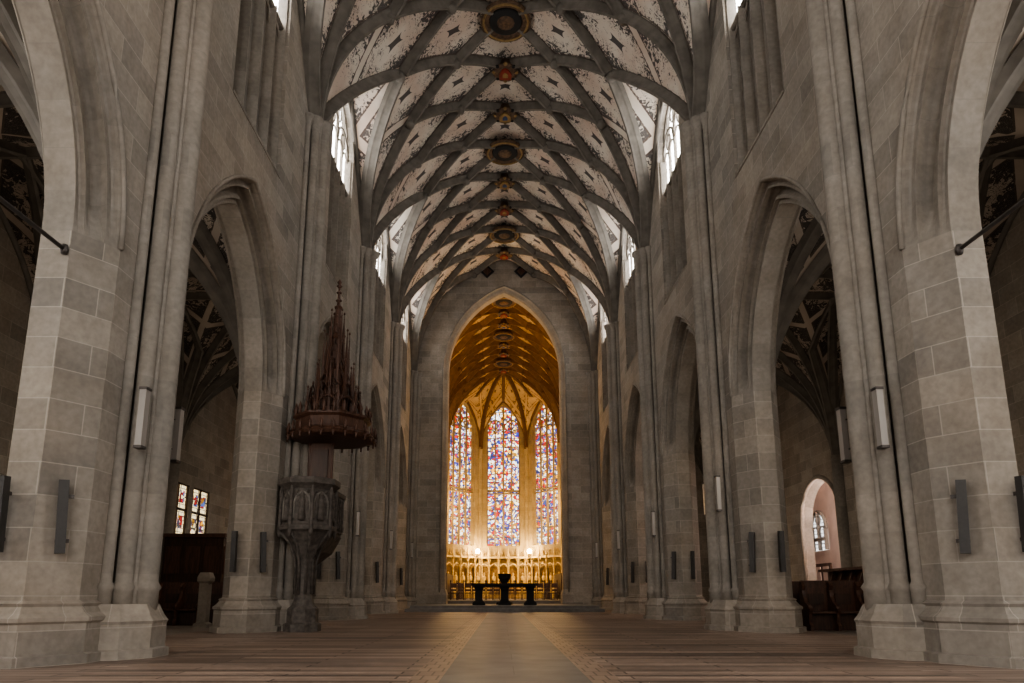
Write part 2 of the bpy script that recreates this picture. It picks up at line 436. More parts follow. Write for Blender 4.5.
arcade_wall(-1, 'wall_left'); arcade_wall(1, 'wall_right')

# ------------------------------------------------------------------ piers
def pier(sg, y):
    b = B()
    fp = [(W, -.95), (6.28, -1.5), (6.72, -1.5), (WO, -.95), (WO, .95), (6.72, 1.5), (6.28, 1.5), (W, .95)]
    pts = [(sg * p[0], y + p[1]) for p in fp]
    if sg < 0: pts = pts[::-1]
    b.poly(pts, [(.24, 0), (.24, .12), (.17, .14), (.17, .52), (.20, .55), (.20, .60), (.12, .66), (.06, .74), (.08, .78), (0, .82), (0, SPR)], 'stone')
    sh = [(5.50, 0, .17), (5.68, -.28, .12), (5.68, .28, .12), (5.85, -.44, .08), (5.85, .44, .08), (5.58, -.17, .05), (5.58, .17, .05)]
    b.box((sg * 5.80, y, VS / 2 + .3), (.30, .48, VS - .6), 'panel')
    for sx, dy, r in sh:
        q = sg * sx
        b.lathe((q, y + dy, 0), [(r + .02, .5), (r + .02, .95), (r + .05, 1.0), (r, 1.08), (r, VS - .35), (r + .02, VS - .3), (r + .01, VS - .2), (r + .10, VS), (r + .10, VS + .08), (r * .8, VS + .12)], 'stone_mould', 12)
    pl = [(5.32, -.20), (5.55, -.52), (5.95, -.66), (5.95, .66), (5.55, .52), (5.32, .20)]
    pp = [(sg * p[0], y + p[1]) for p in pl]
    if sg < 0: pp = pp[::-1]
    b.poly(pp, [(.14, 0), (.14, .12), (.08, .14), (.08, .48), (.1, .52), (.04, .60), (.0, .68), (-.04, .76)], 'stone')
    b.lathe((sg * 7.14, y, 0), [(.3, 0), (.3, .5), (.2, .7), (.17, .8), (.17, SPR + .1)], 'stone_mould', 12)
    b.make('stone_pier')
for y in PY:
    for sg in (-1, 1): pier(sg, y)

# ------------------------------------------------------------------ vault
def vault(xc, a, spring, rise, lrise, y0, bay, nb, vm, rm, name, net=True, rw=1.0, boss=True, wallrib=True):
    R = (rise * rise + a * a) / (2 * a); c = R - a
    hb = bay / 2; lf0, RL, cL = parch(hb, lrise)
    if net: lf = lambda t: lrise * (1 - min(1, abs(t) / hb) ** 1.25)
    else: lf = lf0
    sl = 0.30 if net else 0.0
    def Pz(x): return spring + sqrt(max(0, R * R - (abs(x) + c) ** 2))
    def Qz(x, y):
        t = ((y - y0) % bay) - hb
        return spring + lf(min(abs(t), hb)) + sl * (a - abs(x)) * (1 - abs(t) / hb)
    def Z(x, y): return max(Pz(x), Qz(x, y) if (not net or abs(x) > a * .5) else 0)
    n = 24; xs = [a * sin(pi / 2 * i / n) for i in range(-n, n + 1)]
    m = 20; ys = []
    for k in range(nb):
        for i in range(-m, m + (1 if k == nb - 1 else 0)):
            ys.append(y0 + bay * k + hb + hb * i / m if net else y0 + bay * k + hb + hb * sin(pi / 2 * i / m))
    b = B(); uvs = []; vs = []; fs = []
    for y in ys:
        s = (y - y0) / bay * 6
        for x in xs:
            yy = min(max(y, y0 + 1e-4), y0 + nb * bay - 1e-4)
            vs.append((xc + x, y, Z(x, yy))); r = 3 * x / a
            uvs.append(((s + r - 1) / 2, (s - r - 1) / 2))
    nx = len(xs)
    for i in range(len(ys) - 1):
        for j in range(nx - 1):
            fs.append((i * nx + j, (i + 1) * nx + j, (i + 1) * nx + j + 1, i * nx + j + 1))
    b.add(vs, fs, vm, True)
    ob = b.make(name, uvs=uvs)
    rb = B()
    prof = [(-.145 * rw, -.12), (.145 * rw, -.12), (.145 * rw, .06 * rw), (.11 * rw, .12 * rw), (.06 * rw, .26 * rw), (.05 * rw, .34 * rw), (-.05 * rw, .34 * rw), (-.06 * rw, .26 * rw), (-.11 * rw, .12 * rw), (-.145 * rw, .06 * rw)]
    def ribline(pl):
        pts = []; ds = []
        for x, y in pl:
            yy = min(max(y, y0 + 1e-3), y0 + nb * bay - 1e-3)
            z = Z(x, yy)
            pts.append((xc + x, y, z)); ds.append((-x - (c if x > 0 else -c) * .5, 0, -(z - spring) - .6))
        rb.sweep(pts, ds, prof, rm)
    L = nb * bay
    if net:
        for A in range(-5, 6 * nb + 8, 2):
            full = (A % 6 == 3); rm_ = 3 if full else 2
            for d in (-1, 1):
                seg = []
                if full: rs = [3 * sin(pi / 2 * (-1 + 2 * i / 48)) for i in range(49)]
                else: rs = [-2 + 4 * i / 40 for i in range(41)]
                for r in rs:
                    s = A + d * r
                    if -1e-6 <= s <= 6 * nb + 1e-6: seg.append((a * r / 3, y0 + s * bay / 6))
                if len(seg) > 2: ribline(seg)
    for k in range(nb):
        for sg in (-1, 1):
            seg = []
            for i in range(-16, 17):
                t = hb * sin(pi / 2 * i / 16)
                lo, hi = a * .5, a
                for _ in range(24):
                    mdx = (lo + hi) / 2
                    if Pz(mdx) > Qz(mdx, y0 + bay * k + hb + t * .9999): lo = mdx
                    else: hi = mdx
                seg.append((sg * lo, y0 + bay * k + hb + t))
            ribline(seg)
            if wallrib:
                rb.tube([(xc + sg * (a - .05), y0 + bay * k + hb + hb * sin(pi / 2 * i / 14), spring + lf(abs(hb * sin(pi / 2 * i / 14)))) for i in range(-14, 15)], .11 * rw, rm, 6)
    if not net:
        for k in range(nb + 1):
            ribline([(a * sin(pi / 2 * i / 16), y0 + bay * k) for i in range(-16, 17)])
        ribline([(0, y0 + L * i / (nb * 12)) for i in range(nb * 12 + 1)])
        for k in range(nb):
            ribline([(a * i / 12, y0 + bay * (k + .5)) for i in range(-12, 13)])
            for s1 in (-1, 1):
                for s2 in (-1, 1):
                    ribline([(s1 * a * sin(pi/2*(1 - i / 14)), y0 + bay * (k + .5) + s2 * (hb - hb * .55 * (1-sin(pi/2*(1 - i / 14))))) for i in range(15)])
                    ribline([(s1 * (a - a * .55 * (1-sin(pi/2*(1 - i / 14)))), y0 + bay * (k + .5) + s2 * hb * sin(pi/2*(1 - i / 14))) for i in range(15)])
    if boss and net:
        for s in range(0, 6 * nb + 1):
            for r in ((1,) if s % 2 == 0 else (2,)):
                for sg in (-1, 1):
                    x = sg * a * r / 3; y = y0 + s * bay / 6
                    rb.lathe((xc + x, y, Z(x, min(y, y0 + L - .01)) - .36 * rw), [(.16, .2), (.2, -.02), (.1, -.1), (.01, -.12)], rm, 8)
    rb.make(name.replace('ceiling', 'trim_ribs'))
    if boss:
        for s in range(1, 6 * nb, 2):
            y = y0 + s * bay / 6; z = Pz(0) - .34 * rw; bb = B()
            mid = (s % 6 == 3)
            if mid:
                bb.lathe((xc, y, z), [(.60, .1), (.86, -.02), (.94, -.10), (.96, -.18), (.84, -.24), (.78, -.18), (.70, -.22), (.60, -.10), (.56, .05)], 'boss', 28, caps=False)
                bb.tube([(xc + .84 * cos(q * pi / 14), y + .84 * sin(q * pi / 14), z - .22) for q in range(28)], .045, 'golddark', 5, True)
                bb.lathe((xc, y, z - .30), [(.01, .3), (.62, .3), (.62, .12), (.56, .08), (.01, .08)], 'black', 20)  # black disc put in for the dark inside the boss opening
                bb.lathe((xc, y, z - .22), [(.3, .05), (.34, 0), (.2, -.05), (.01, -.06)], 'boss', 12)
            else:
                bb.lathe((xc, y, z), [(.34, .25), (.36, -.05), (.50, -.08), (.50, -.14), (.36, -.16), (.12, -.22), (.01, -.24)], 'boss', 16)
                for q in range(8): bb.lathe((xc + .46 * cos(q * pi / 4), y + .46 * sin(q * pi / 4), z - .12), [(.05, .05), (.11, 0), (.05, -.06), (.01, -.07)], 'black' if q % 2 else 'golddark', 6)
                sh = [(-.24, .27), (.24, .27), (.26, 0), (.15, -.22), (0, -.32), (-.15, -.22), (-.26, 0)]
                bb.rings([[(xc + p[0], y + p[1], z - .18) for p in sh], [(xc + p[0], y + p[1], z - .26) for p in sh]], 'red' if s % 4 == 1 else 'golddark')
                bb.rings([[(xc + p[0] * .45, y + p[1] * .45, z - .25) for p in sh], [(xc + p[0] * .45, y + p[1] * .45, z - .28) for p in sh]], 'golddark' if s % 4 == 1 else 'blue')
            bb.make('vault_boss')
    return Z
vault(0, W, VS, VR, 4.75, YW, BAY, 7, 'vault', 'rib', 'ceiling')
for sg, nm in ((-1, 'ceiling_aisle_left'), (1, 'ceiling_aisle_right')):
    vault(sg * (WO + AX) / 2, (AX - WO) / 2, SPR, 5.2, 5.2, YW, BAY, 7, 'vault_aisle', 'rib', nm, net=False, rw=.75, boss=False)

# ------------------------------------------------------------------ floor
b = B()
b.quad((-16, YW - .5, 0), (16, YW - .5, 0), (16, 70, 0), (-16, 70, 0), 'floor'); b.make('floor')

# ------------------------------------------------------------------ aisle outer walls
def aisle_wall(sg, name):
    b = B()
    ys = [YW, YE] + PY
    holes = []
    P = lambda y, z: (sg * AX, y, z)
    wins = []
    for k in range(0, 3):  # added windows out of view, put in to light the aisle
        yc = (PY[k] + PY[k + 1]) / 2
        f, R_, c_ = parch(1.5, 2.0)
        holes.append((yc - 1.5, yc + 1.5, lambda y: 3.2, lambda y, yc=yc, f=f: 7.6 + f(y - yc)))
        ys += [yc + 1.5 * i / 8 for i in range(-8, 9)]
        wins.append((yc, 1.5, 3.2, 7.6, f, 2.0, 3))
    if sg < 0:
        for yc in (26.9, 28.9):
            holes.append((yc - .80, yc + .80, lambda y: 3.2, lambda y: 5.3)); ys += [yc - .80, yc + .80]
    else:
        f, R_, c_ = parch(1.8, 1.9); yc = 28.0
        holes.append((yc - 1.8, yc + 1.8, lambda y: -1, lambda y: 3.8 + f(y - yc)))
        tt = [1.8 * i / 8 for i in range(-8, 9)]
        ys += [yc + q for q in tt]
    wall_grid(b, P, ys, 0, 12.5, holes, 'stone')
    for yc, hw, z0, zs, f, rise, nl in wins:
        ts = [hw * i / 8 for i in range(-8, 9)]
        reveal(b, lambda t, z: (sg * AX, yc + t, z), lambda t, z: (sg * (AX + .4), yc + t, z), hw, z0, zs, f, ts, 'stone')
    if sg < 0:
        for yc in (26.9, 28.9):
            for (ya, za), (yb, zb) in (((-.80, 3.2), (.80, 3.2)), ((.80, 3.2), (.80, 5.3)), ((.80, 5.3), (-.80, 5.3)), ((-.80, 5.3), (-.80, 3.2))):
                b.quad((-AX, yc + ya, za), (-AX, yc + yb, zb), (-AX - .15, yc + yb, zb), (-AX - .15, yc + ya, za), 'stone')
    for y in PY:
        b.lathe((sg * (AX - .05), y, 0), [(.42, 0), (.42, .55), (.3, .8), (.26, .85), (.26, SPR + .2)], 'stone_mould', 8)
    b.make(name)
    for yc, hw, z0, zs, f, rise, nl in wins:
        window('added_aisle_window', (sg * (AX + .38), yc), (0, 1), (-sg, 0), hw, z0, zs, rise, nl, z0, 'glass')
    if sg < 0:
        for yc in (26.9, 28.9):
            w = B()
            w.quad((-AX - .12, yc - .80, 3.2), (-AX - .12, yc + .80, 3.2), (-AX - .12, yc + .80, 5.3), (-AX - .12, yc - .80, 5.3), 'glass_s')
            for dy in (-.4, .4):
                for z in (3.75, 4.78): w.box((-AX - .105, yc + dy, z), (.012, .42, .50), 'glass_c')
            for dy in (-.80, 0, .80): w.box((-AX - .09, yc + dy, 4.25), (.08, .09, 2.1), 'darkwood')
            for z in (3.22, 4.25, 5.28): w.box((-AX - .09, yc, z), (.08, 1.6, .08), 'darkwood')
            w.make('window_3')
    else:
        yc = 28.0; f, _, _ = parch(1.8, 1.9); tt = [1.8 * i / 8 for i in range(-8, 9)]
        w = B()
        out = [(-1.8, 0)] + [(t, 3.8 + f(t)) for t in tt] + [(1.8, 0)]
        for (t0, z0), (t1, z1) in zip(out[:-1], out[1:]):
            w.quad((AX, yc + t0, z0), (AX, yc + t1, z1), (AX + .4, yc + t1 * .92, z1 * .97), (AX + .4, yc + t0 * .92, z0 * .97), 'stone_mould')
        w.tube([(AX, yc + t, z) for t, z in out], .10, 'stone_mould', 6)
        w.box((AX + 1.8, yc + 1.5, 3), (.1, 8, 6), 'plaster'); w.box((AX + 1.1, yc - 2.5, 3), (1.5, .1, 6), 'plaster'); w.box((AX + 1.1, yc + 5.5, 3), (1.5, .1, 6), 'plaster')
        w.box((AX + 1.1, yc + 1.5, 6.05), (1.5, 8, .1), 'plaster')
        w.make('trim_chapel_arch')
        window('window_4', (AX + 1.73, yc + 3.8), (0, 1), (-1, 0), .70, 2.9, 3.9, .8, 2, 2.9, 'glass_n', transoms=(3.4,))
        d = B()
        d.box((AX + 1.7, yc + 3.8, 1.15), (.08, 1.6, 2.3), 'redwood')
        for dy in (-.38, .38):
            d.box((AX + 1.65, yc + 3.8 + dy, .6), (.05, .5, .75), 'darkwood'); d.box((AX + 1.65, yc + 3.8 + dy, 1.7), (.05, .5, .9), 'plaster')
        d.make('door_1')
        b2 = B(); b2.lathe((AX + 1.0, yc - 1.2, 5.0), [(.02, 1.0), (.02, .3), (.12, .25), (.16, 0), (.1, -.1), (.01, -.1)], 'iron', 10); b2.make('added_chapel_lamp')  # added pendant, a fitting for the chapel fill light
aisle_wall(-1, 'wall_aisle_left'); aisle_wall(1, 'wall_aisle_right')

# ------------------------------------------------------------------ west wall with an added glowing window
b = B(); hw = 3.6; f, _, _ = parch(hw, 5.0); ts = [hw * i / 12 for i in range(-12, 13)]
wall_grid(b, lambda x, z: (x, YW, z), ts + [-W - 1.3, W + 1.3], 0, 24, [(-hw, hw, lambda x: 4.0, lambda x: 13.5 + f(x))], 'stone')
for sg in (-1, 1): b.quad((sg * 7.1, YW, 0), (sg * AX, YW, 0), (sg * AX, YW, 12.5), (sg * 7.1, YW, 12.5), 'stone')
reveal(b, lambda t, z: (t, YW, z), lambda t, z: (t, YW - .5, z), hw, 4.0, 13.5, f, ts, 'stone')
b.make('wall_west')
window('added_west_window', (0, YW - .48), (1, 0), (0, 1), hw, 4.0, 13.5, 5.0, 6, 4.0, 'glass_w', transoms=(9,), mr=.08)  # added behind the camera to light the faces turned west

# ------------------------------------------------------------------ east (chancel arch) wall
CH = 3.85; CZ = 15.0; CR = 5.7
cf, CRR, CC = parch(CH, CR)
b = B(); ts = arcys(CH, CRR, CC, 16)
hole = [(-CH, CH, lambda x: -1, lambda x: CZ + cf(x))]
wall_grid(b, lambda x, z: (x, YE, z), ts + [-W, W], 0, 24, hole, 'stone')
wall_grid(b, lambda x, z: (x, YE + 1.2, z), ts + [-W, W], 0, 24, hole, 'choirstone')
for sg in (-1, 1): b.quad((sg * W, YE, 0), (sg * AX, YE, 0), (sg * AX, YE, 12.5), (sg * W, YE, 12.5), 'stone')
prof = [(0, 0), (.03, .05), (.06, .03), (.10, .10), (.14, .20), (.20, .24), (.24, .22), (.28, .28), (.9, .28), (1.1, .1), (1.2, 0)]
N = 20; grid = [[(CH - a, YE + d, 0) for d, a in prof]]
for half in (1, -1):
    for i in (range(N + 1) if half == 1 else range(N - 1, -1, -1)):
        row = []
        for d, a in prof:
            Rj = CRR - a; ph = acos(CC / Rj) * i / N
            row.append((half * (-CC + Rj * cos(ph)), YE + d, CZ + Rj * sin(ph)))
        grid.append(row)
grid.append([(-CH + a, YE + d, 0) for d, a in prof])
b.rings(grid, 'stone_mould', closed=False, caps=False)
fm = acos(CC / CRR)
rp = [(CH + .04, YE - .02, 0)] + [(-CC + (CRR + .04) * cos(fm * i / 18), YE - .02, CZ + (CRR + .04) * sin(fm * i / 18)) for i in range(19)]
rp += [(-p[0], p[1], p[2]) for p in rp[::-1][1:]]
b.tube(rp, .07, 'stone_mould', 6)
b.poly([(CH - .28, YE - .02), (CH + .25, YE - .02), (CH + .25, YE + 1.1), (CH - .28, YE + 1.1)], [(.1, 0), (.1, .9), (0, 1.2)], 'stone')
b.poly([(-CH - .25, YE - .02), (-CH + .28, YE - .02), (-CH + .28, YE + 1.1), (-CH - .25, YE + 1.1)], [(.1, 0), (.1, .9), (0, 1.2)], 'stone')
b.make('wall_chancel')
for sx in (-1, 1):
    d = B(); cx, cz = sx * 1.12, 21.75
    d.rings([[(cx - .46, YE - .12, cz), (cx, YE - .12, cz - .46), (cx + .46, YE - .12, cz), (cx, YE - .12, cz + .46)], [(cx - .46, YE - .04, cz), (cx, YE - .04, cz - .46), (cx + .46, YE - .04, cz), (cx, YE - .04, cz + .46)]], 'black')
    d.rings([[(cx - .28, YE - .15, cz), (cx, YE - .15, cz - .28), (cx + .28, YE - .15, cz), (cx, YE - .15, cz + .28)], [(cx - .3, YE - .11, cz), (cx, YE - .11, cz - .3), (cx + .3, YE - .11, cz), (cx, YE - .11, cz + .3)]], 'redwood')
    d.tube([(cx, YE - .1, cz + .4), (cx, YE - .1, cz + .55)], .02, 'iron')
    d.make('lozenge_hatchment')

# steps / dais
b = B()
b.box((0, (35.8 + 66) / 2, .08), (10.3, 66 - 35.8, .16), 'step'); b.box((0, (36.3 + 66) / 2, .24), (9.9, 66 - 36.3, .16), 'step')
b.box((0, (43 + 66) / 2, .42), (9.9, 23, .2), 'step'); b.make('chancel_steps')

# ------------------------------------------------------------------ choir
CW = 5.55; CY0 = YE + 1.2; CB = 6.65; CY1 = CY0 + 3 * CB
CSP = 15.0; CRI = 7.2
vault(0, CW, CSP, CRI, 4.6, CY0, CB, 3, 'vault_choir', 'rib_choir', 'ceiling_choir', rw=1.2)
hw = 1.7; f, _, _ = parch(hw, 2.0); ts8 = [hw * i / 8 for i in range(-8, 9)]
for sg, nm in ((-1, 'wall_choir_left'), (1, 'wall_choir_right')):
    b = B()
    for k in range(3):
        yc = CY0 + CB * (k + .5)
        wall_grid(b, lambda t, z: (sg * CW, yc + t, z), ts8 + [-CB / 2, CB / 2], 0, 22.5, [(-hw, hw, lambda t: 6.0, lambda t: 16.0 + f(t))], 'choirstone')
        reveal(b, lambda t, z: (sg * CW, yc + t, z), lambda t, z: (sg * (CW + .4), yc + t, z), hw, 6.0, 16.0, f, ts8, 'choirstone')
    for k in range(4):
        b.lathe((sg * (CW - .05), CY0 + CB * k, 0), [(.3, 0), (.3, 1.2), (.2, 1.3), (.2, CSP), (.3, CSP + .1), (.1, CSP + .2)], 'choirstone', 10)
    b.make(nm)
    for k in range(3):
        window('window_6', (sg * (CW + .38), CY0 + CB * (k + .5)), (0, 1), (-sg, 0), hw, 6.0, 16.0, 2.0, 4, 6.0, 'stained')
AP = [Vector((-CW, CY1)), Vector((-2.3, CY1 + CW - 2.3)), Vector((2.3, CY1 + CW - 2.3)), Vector((CW, CY1))]
ctr = Vector((0, CY1))
R_ = (CRI ** 2 + CW ** 2) / (2 * CW); c_ = R_ - CW
b = B(); vb = B(); rb = B(); uvs = []
for i in range(3):
    p, q = AP[i], AP[i + 1]; mid = (p + q) / 2; d = (q - p).normalized(); L = (q - p).length; hwid = L / 2
    inn = (ctr - mid).normalized()
    hw2 = 1.62; f2, _, _ = parch(hw2, 2.7); t8 = [hw2 * j / 8 for j in range(-8, 9)]
    Pw = lambda t, z: (mid.x + d.x * t, mid.y + d.y * t, z)
    Pb = lambda t, z: (mid.x + d.x * t - inn.x * .4, mid.y + d.y * t - inn.y * .4, z)
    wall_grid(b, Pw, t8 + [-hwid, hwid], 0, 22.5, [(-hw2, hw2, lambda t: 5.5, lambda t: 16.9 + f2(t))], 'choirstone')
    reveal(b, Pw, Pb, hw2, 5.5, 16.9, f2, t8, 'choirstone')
    o = mid - inn * .38
    window('window_7', (o.x, o.y), (d.x, d.y), (inn.x, inn.y), hw2, 5.5, 16.9, 2.7, 4, 5.5, 'stained', 'choirstone', transoms=(10.6, 10.9), mr=.075)
    lf, _, _ = parch(hwid, 5.0)
    n = 16; vs = []; fs = []
    for j in range(n + 1):
        t = hwid * sin(pi / 2 * (-1 + 2 * j / n))
        for k in range(n + 1):
            w = 1 - cos(pi / 2 * k / n)
            base = mid + d * t; pt = base.lerp(ctr, w)
            h = CSP + sqrt(max(0, R_ ** 2 - ((1 - w) * CW + c_) ** 2))
            z = max(h, CSP + lf(abs(t)) + .0)
            vs.append((pt.x, pt.y, z)); uvs.append((w * 2.2 + t / 3, w * 2.2 - t / 3))
    for j in range(n):
        for k in range(n): fs.append((j * (n + 1) + k, (j + 1) * (n + 1) + k, (j + 1) * (n + 1) + k + 1, j * (n + 1) + k + 1))
    vb.add(vs, fs, 'vault_choir', True)
    rb.tube([(mid.x + d.x * hwid * sin(pi / 2 * j / 10), mid.y + d.y * hwid * sin(pi / 2 * j / 10), CSP + lf(abs(hwid * sin(pi / 2 * j / 10)))) for j in range(-10, 11)], .16, 'rib_choir', 6)
    pts = []
    for k in range(13):
        w = k / 12; pt = mid.lerp(ctr, w); pts.append((pt.x, pt.y, max(CSP + 5.0, CSP + sqrt(max(0, R_ ** 2 - ((1 - w) * CW + c_) ** 2))) - .08))
    rb.tube(pts, .15, 'rib_choir', 6)
prof = [(-.2, -.1), (.2, -.1), (.17, .12), (.07, .38), (-.07, .38), (-.17, .12)]
for p in AP:
    pts = []; ds = []
    for k in range(21):
        w = 1 - cos(pi / 2 * k / 20) if k < 20 else 1.0
        pt = p.lerp(ctr, w); z = CSP + sqrt(max(0, R_ ** 2 - ((1 - w) * CW + c_) ** 2))
        pts.append((pt.x, pt.y, z)); dd = (ctr - p) * (1 - w); ds.append((dd.x, dd.y + 1e-3, -(z - CSP) - .5))
    rb.sweep(pts, ds, prof, 'rib_choir')
    b.lathe((p.x, p.y, 0), [(.35, 0), (.35, 1.3), (.25, 1.5), (.25, CSP), (.36, CSP + .15), (.1, CSP + .3)], 'choirstone', 10)
b.make('wall_apse'); vb.make('ceiling_apse', uvs=uvs); rb.make('trim_ribs_apse')

# gilded arcade screen along apse
b = B()
def gscreen(p, q, n):
    d = (q - p); L = d.length; d.normalize(); nn = Vector((-d.y, d.x))
    if nn.dot(ctr - (p + q) / 2) < 0: nn = -nn
    ang = atan2(d.y, d.x); w = L / n
    m = (p + q) / 2 + nn * .25
    b.box((m.x, m.y, 1.0), (L, .4, .9), 'gold', ang)
    b.box((m.x, m.y, 4.35), (L, .3, .18), 'gold', ang)
    for i in range(n + 1):
        c = p + d * (w * i) + nn * .35
        b.lathe((c.x, c.y, 0), [(.14, .5), (.14, 1.5), (.09, 1.6), (.09, 4.4), (.13, 4.5), (.09, 4.7), (.01, 5.4)], 'gold', 8)
    g, _, _ = parch(w / 2, w * .7)
    for i in range(n):
        c = p + d * (w * (i + .5)) + nn * .35
        b.tube([(c.x + d.x * w / 2 * j / 6, c.y + d.y * w / 2 * j / 6, 3.1 + g(w / 2 * j / 6)) for j in range(-6, 7)], .06, 'gold', 5)
        b.tube([(c.x - d.x * w / 2, c.y - d.y * w / 2, 3.7), (c.x, c.y, 5.0), (c.x + d.x * w / 2, c.y + d.y * w / 2, 3.7)], .05, 'gold', 5)
        c2 = p + d * (w * (i + .5)) + nn * .22
        b.lathe((c2.x, c2.y, 1.5), [(.2, 0), (.22, .1), (.16, .6), (.2, 1.0), (.1, 1.12), (.06, 1.16), (.1, 1.24), (.1, 1.34), (.02, 1.44)], 'gold', 10)
        b.box((c2.x - nn.x * .1, c2.y - nn.y * .1, 2.5), (w * .8, .04, 2.0), 'golddark', ang)
for i in range(3): gscreen(AP[i], AP[i + 1], 5)
b.make('gilded_arcade_screen')

# high altar in apse
b = B()
b.box((0, 62.2, .6), (4.2, 2.6, .16), 'gold'); b.box((0, 62.4, 1.2), (2.6, 1.0, 1.0), 'gold'); b.box((0, 62.4, 1.75), (2.9, 1.2, .12), 'gold')
for i in range(5): b.box((-1.04 + i * .52, 61.88, 1.2), (.36, .05, .7), 'choirstone')
b.make('stone_high_altar')

for k in range(15):
    x = -3.5 + k * .5; y = 48.0; b = B()
    for dx in (-.2, .2):
        b.box((x + dx, y, .52 + .62), (.06, .06, 1.24), 'darkwood'); b.box((x + dx, y + .42, .52 + .23), (.05, .05, .46), 'darkwood')
        b.lathe((x + dx, y, 1.76), [(.04, 0), (.05, .04), (.005, .14)], 'darkwood', 6)
    b.box((x, y + .2, .98), (.44, .46, .05), 'darkwood'); b.box((x, y, 1.5), (.38, .04, .3), 'darkwood'); b.box((x, y, 1.18), (.38, .03, .14), 'darkwood')
    for dx in (-.1, 0, .1): b.box((x + dx, y, .8), (.04, .03, .5), 'darkwood')
    b.make('choir_chair')
for sg in (-1, 1):
    b = B()
    for k in range(7):
        y = 51 + k * 1.1; x = sg * 3.4
        b.box((x, y, 1.05), (.06, .08, 1.05), 'darkwood'); b.lathe((x, y, 1.58), [(.03, 0), (.08, .08), (.03, .18), (.005, .22)], 'darkwood', 8)
    b.box((sg * 3.4, 54.3, 1.5), (.12, 6.8, .08), 'darkwood'); b.box((sg * 3.42, 54.3, 1.0), (.04, 6.6, .85), 'darkwood')
    b.box((sg * 3.9, 54.3, .98), (.5, 6.8, .06), 'darkwood'); b.box((sg * 4.25, 54.3, 1.5), (.08, 6.8, 1.9), 'darkwood')
    b.make('choir_stall')

# black altar table
b = B()
b.box((0, 38.0, 1.42), (3.6, 1.15, .13), 'black'); b.box((0, 38.0, 1.33), (3.3, .95, .06), 'black')
for x in (-1.4, 0, 1.4):
    q4 = ((-1, -1), (1, -1), (1, 1), (-1, 1))
    b.rings([[(x + s * a_, 38 + t_ * b_, z_) for s, t_ in q4] for a_, b_, z_ in ((.34, .36, .32), (.34, .36, .45), (.2, .22, .58), (.2, .22, 1.1), (.28, .3, 1.32))], 'black')
b.make('black_marble_altar_table')
b = B(); b.lathe((.0, 40.0, .32), [(.5, 0), (.5, .12), (.3, .2), (.16, .4), (.14, .9), (.16, 1.2), (.30, 1.4), (.38, 1.5), (.40, 1.75), (.34, 1.75), (.3, 1.6), (.01, 1.58)], 'black', 8, False, pi / 8)
b.make('baptismal_font')

def lightpt(loc, e, col, r=.15, name='lamp_and_fill_light'):
    l = bpy.data.lights.new(name, 'POINT'); l.energy = e; l.color = col; l.shadow_soft_size = r
    o = bpy.data.objects.new(name, l); o.location = loc; scn.collection.objects.link(o); return o
WARM = (1, .63, .26)
for sg in (-1, 1):
    b = B(); x, y, z = sg * 2.45, 65.0, 4.75
    b.tube([(sg * 2.3, 65.75, z - .4), (x, y + .1, z - .35), (x, y, z - .12)], .03, 'gold', 6)
    b.lathe((x, y, z - .12), [(.06, 0), (.15, .05), (.16, .1), (.14, .1), (.02, .06)], 'gold', 10)
    b.lathe((x, y, z), [(.02, -.06), (.15, 0), (.2, .14), (.15, .3), (.02, .38)], 'bulb', 10)
    b.make('choir_wall_lamp')
    lightpt((x * .9, y - .5, z + .4), 290, (1, .68, .30), .2)
for sg in (-1, 1):
    for z, e in ((5.5, 130), (13.5, 620)):  # added floodlights hidden behind the arch, to warm the choir
        b = B(); x, y = sg * 4.9, YE + 1.75
        b.box((x, y - .35, z), (.1, .4, .06), 'iron'); b.lathe((x, y - .1, z - .1), [(.1, 0), (.13, .05), (.13, .25), (.1, .3)], 'iron', 10)
        b.make('added_choir_floodlight')
        lightpt((x * .95, y + .4, z + .1), e, WARM, .25)
for sg in (-1, 1): lightpt((sg * 4.6, 61.0, 9.0), 400, WARM, .3)  # added warm fill near the apse, no fitting

# added aisle fill lights on the east side of the piers + added chapel light
for y in PY[1:-1]:
    for sg in (-1, 1):
        b = B(); b.box((sg * 6.95, y + 1.55, 4.3), (.06, .4, .06), 'iron'); b.lathe((sg * 7.0, y + 1.75, 4.22), [(.05, 0), (.1, .05), (.12, .2), (.11, .2), (.04, .08)], 'iron', 10)
        b.make('added_aisle_uplight')
        lightpt((sg * 7.25, y + 1.9, 4.6), 55, (1, .84, .66), .12)
lightpt((AX + 1.0, 26.8, 4.6), 330, (1, .82, .72), .12)  # added fill that brightens the chapel niche

# ------------------------------------------------------------------ lamps, speakers, tie rods
for k, y in enumerate(PY[1:]):
    for sg in (-1, 1):
        for dy in (-.50, .62):
            b = B(); x = sg * 5.54
            b.box((x, y + dy, 3.50), (.10, .13, .86), 'tube'); b.box((x, y + dy, 3.05), (.12, .15, .04), 'iron'); b.box((x, y + dy, 3.95), (.12, .15, .04), 'iron')
            s_ = 1 if dy < 0 else -1
            for zz in (3.25, 3.75): b.tube([(x, y + dy, zz), (sg * 5.68, y + dy + s_ * .22, zz)], .015, 'iron', 5)
            b.make('tube_lamp')
        for (sx, dy, rz) in ((6.02, -1.34, sg * .98), (6.62, -1.66, 0.0)):
            b = B()
            b.box((sg * sx, y + dy, 1.92), (.11, .12, .98), 'spk', rz, .05)
            b.box((sg * sx, y + dy + .06, 2.2), (.04, .16, .05), 'iron', rz); b.box((sg * sx, y + dy + .06, 1.6), (.04, .16, .05), 'iron', rz)
            b.make('column_loudspeaker')
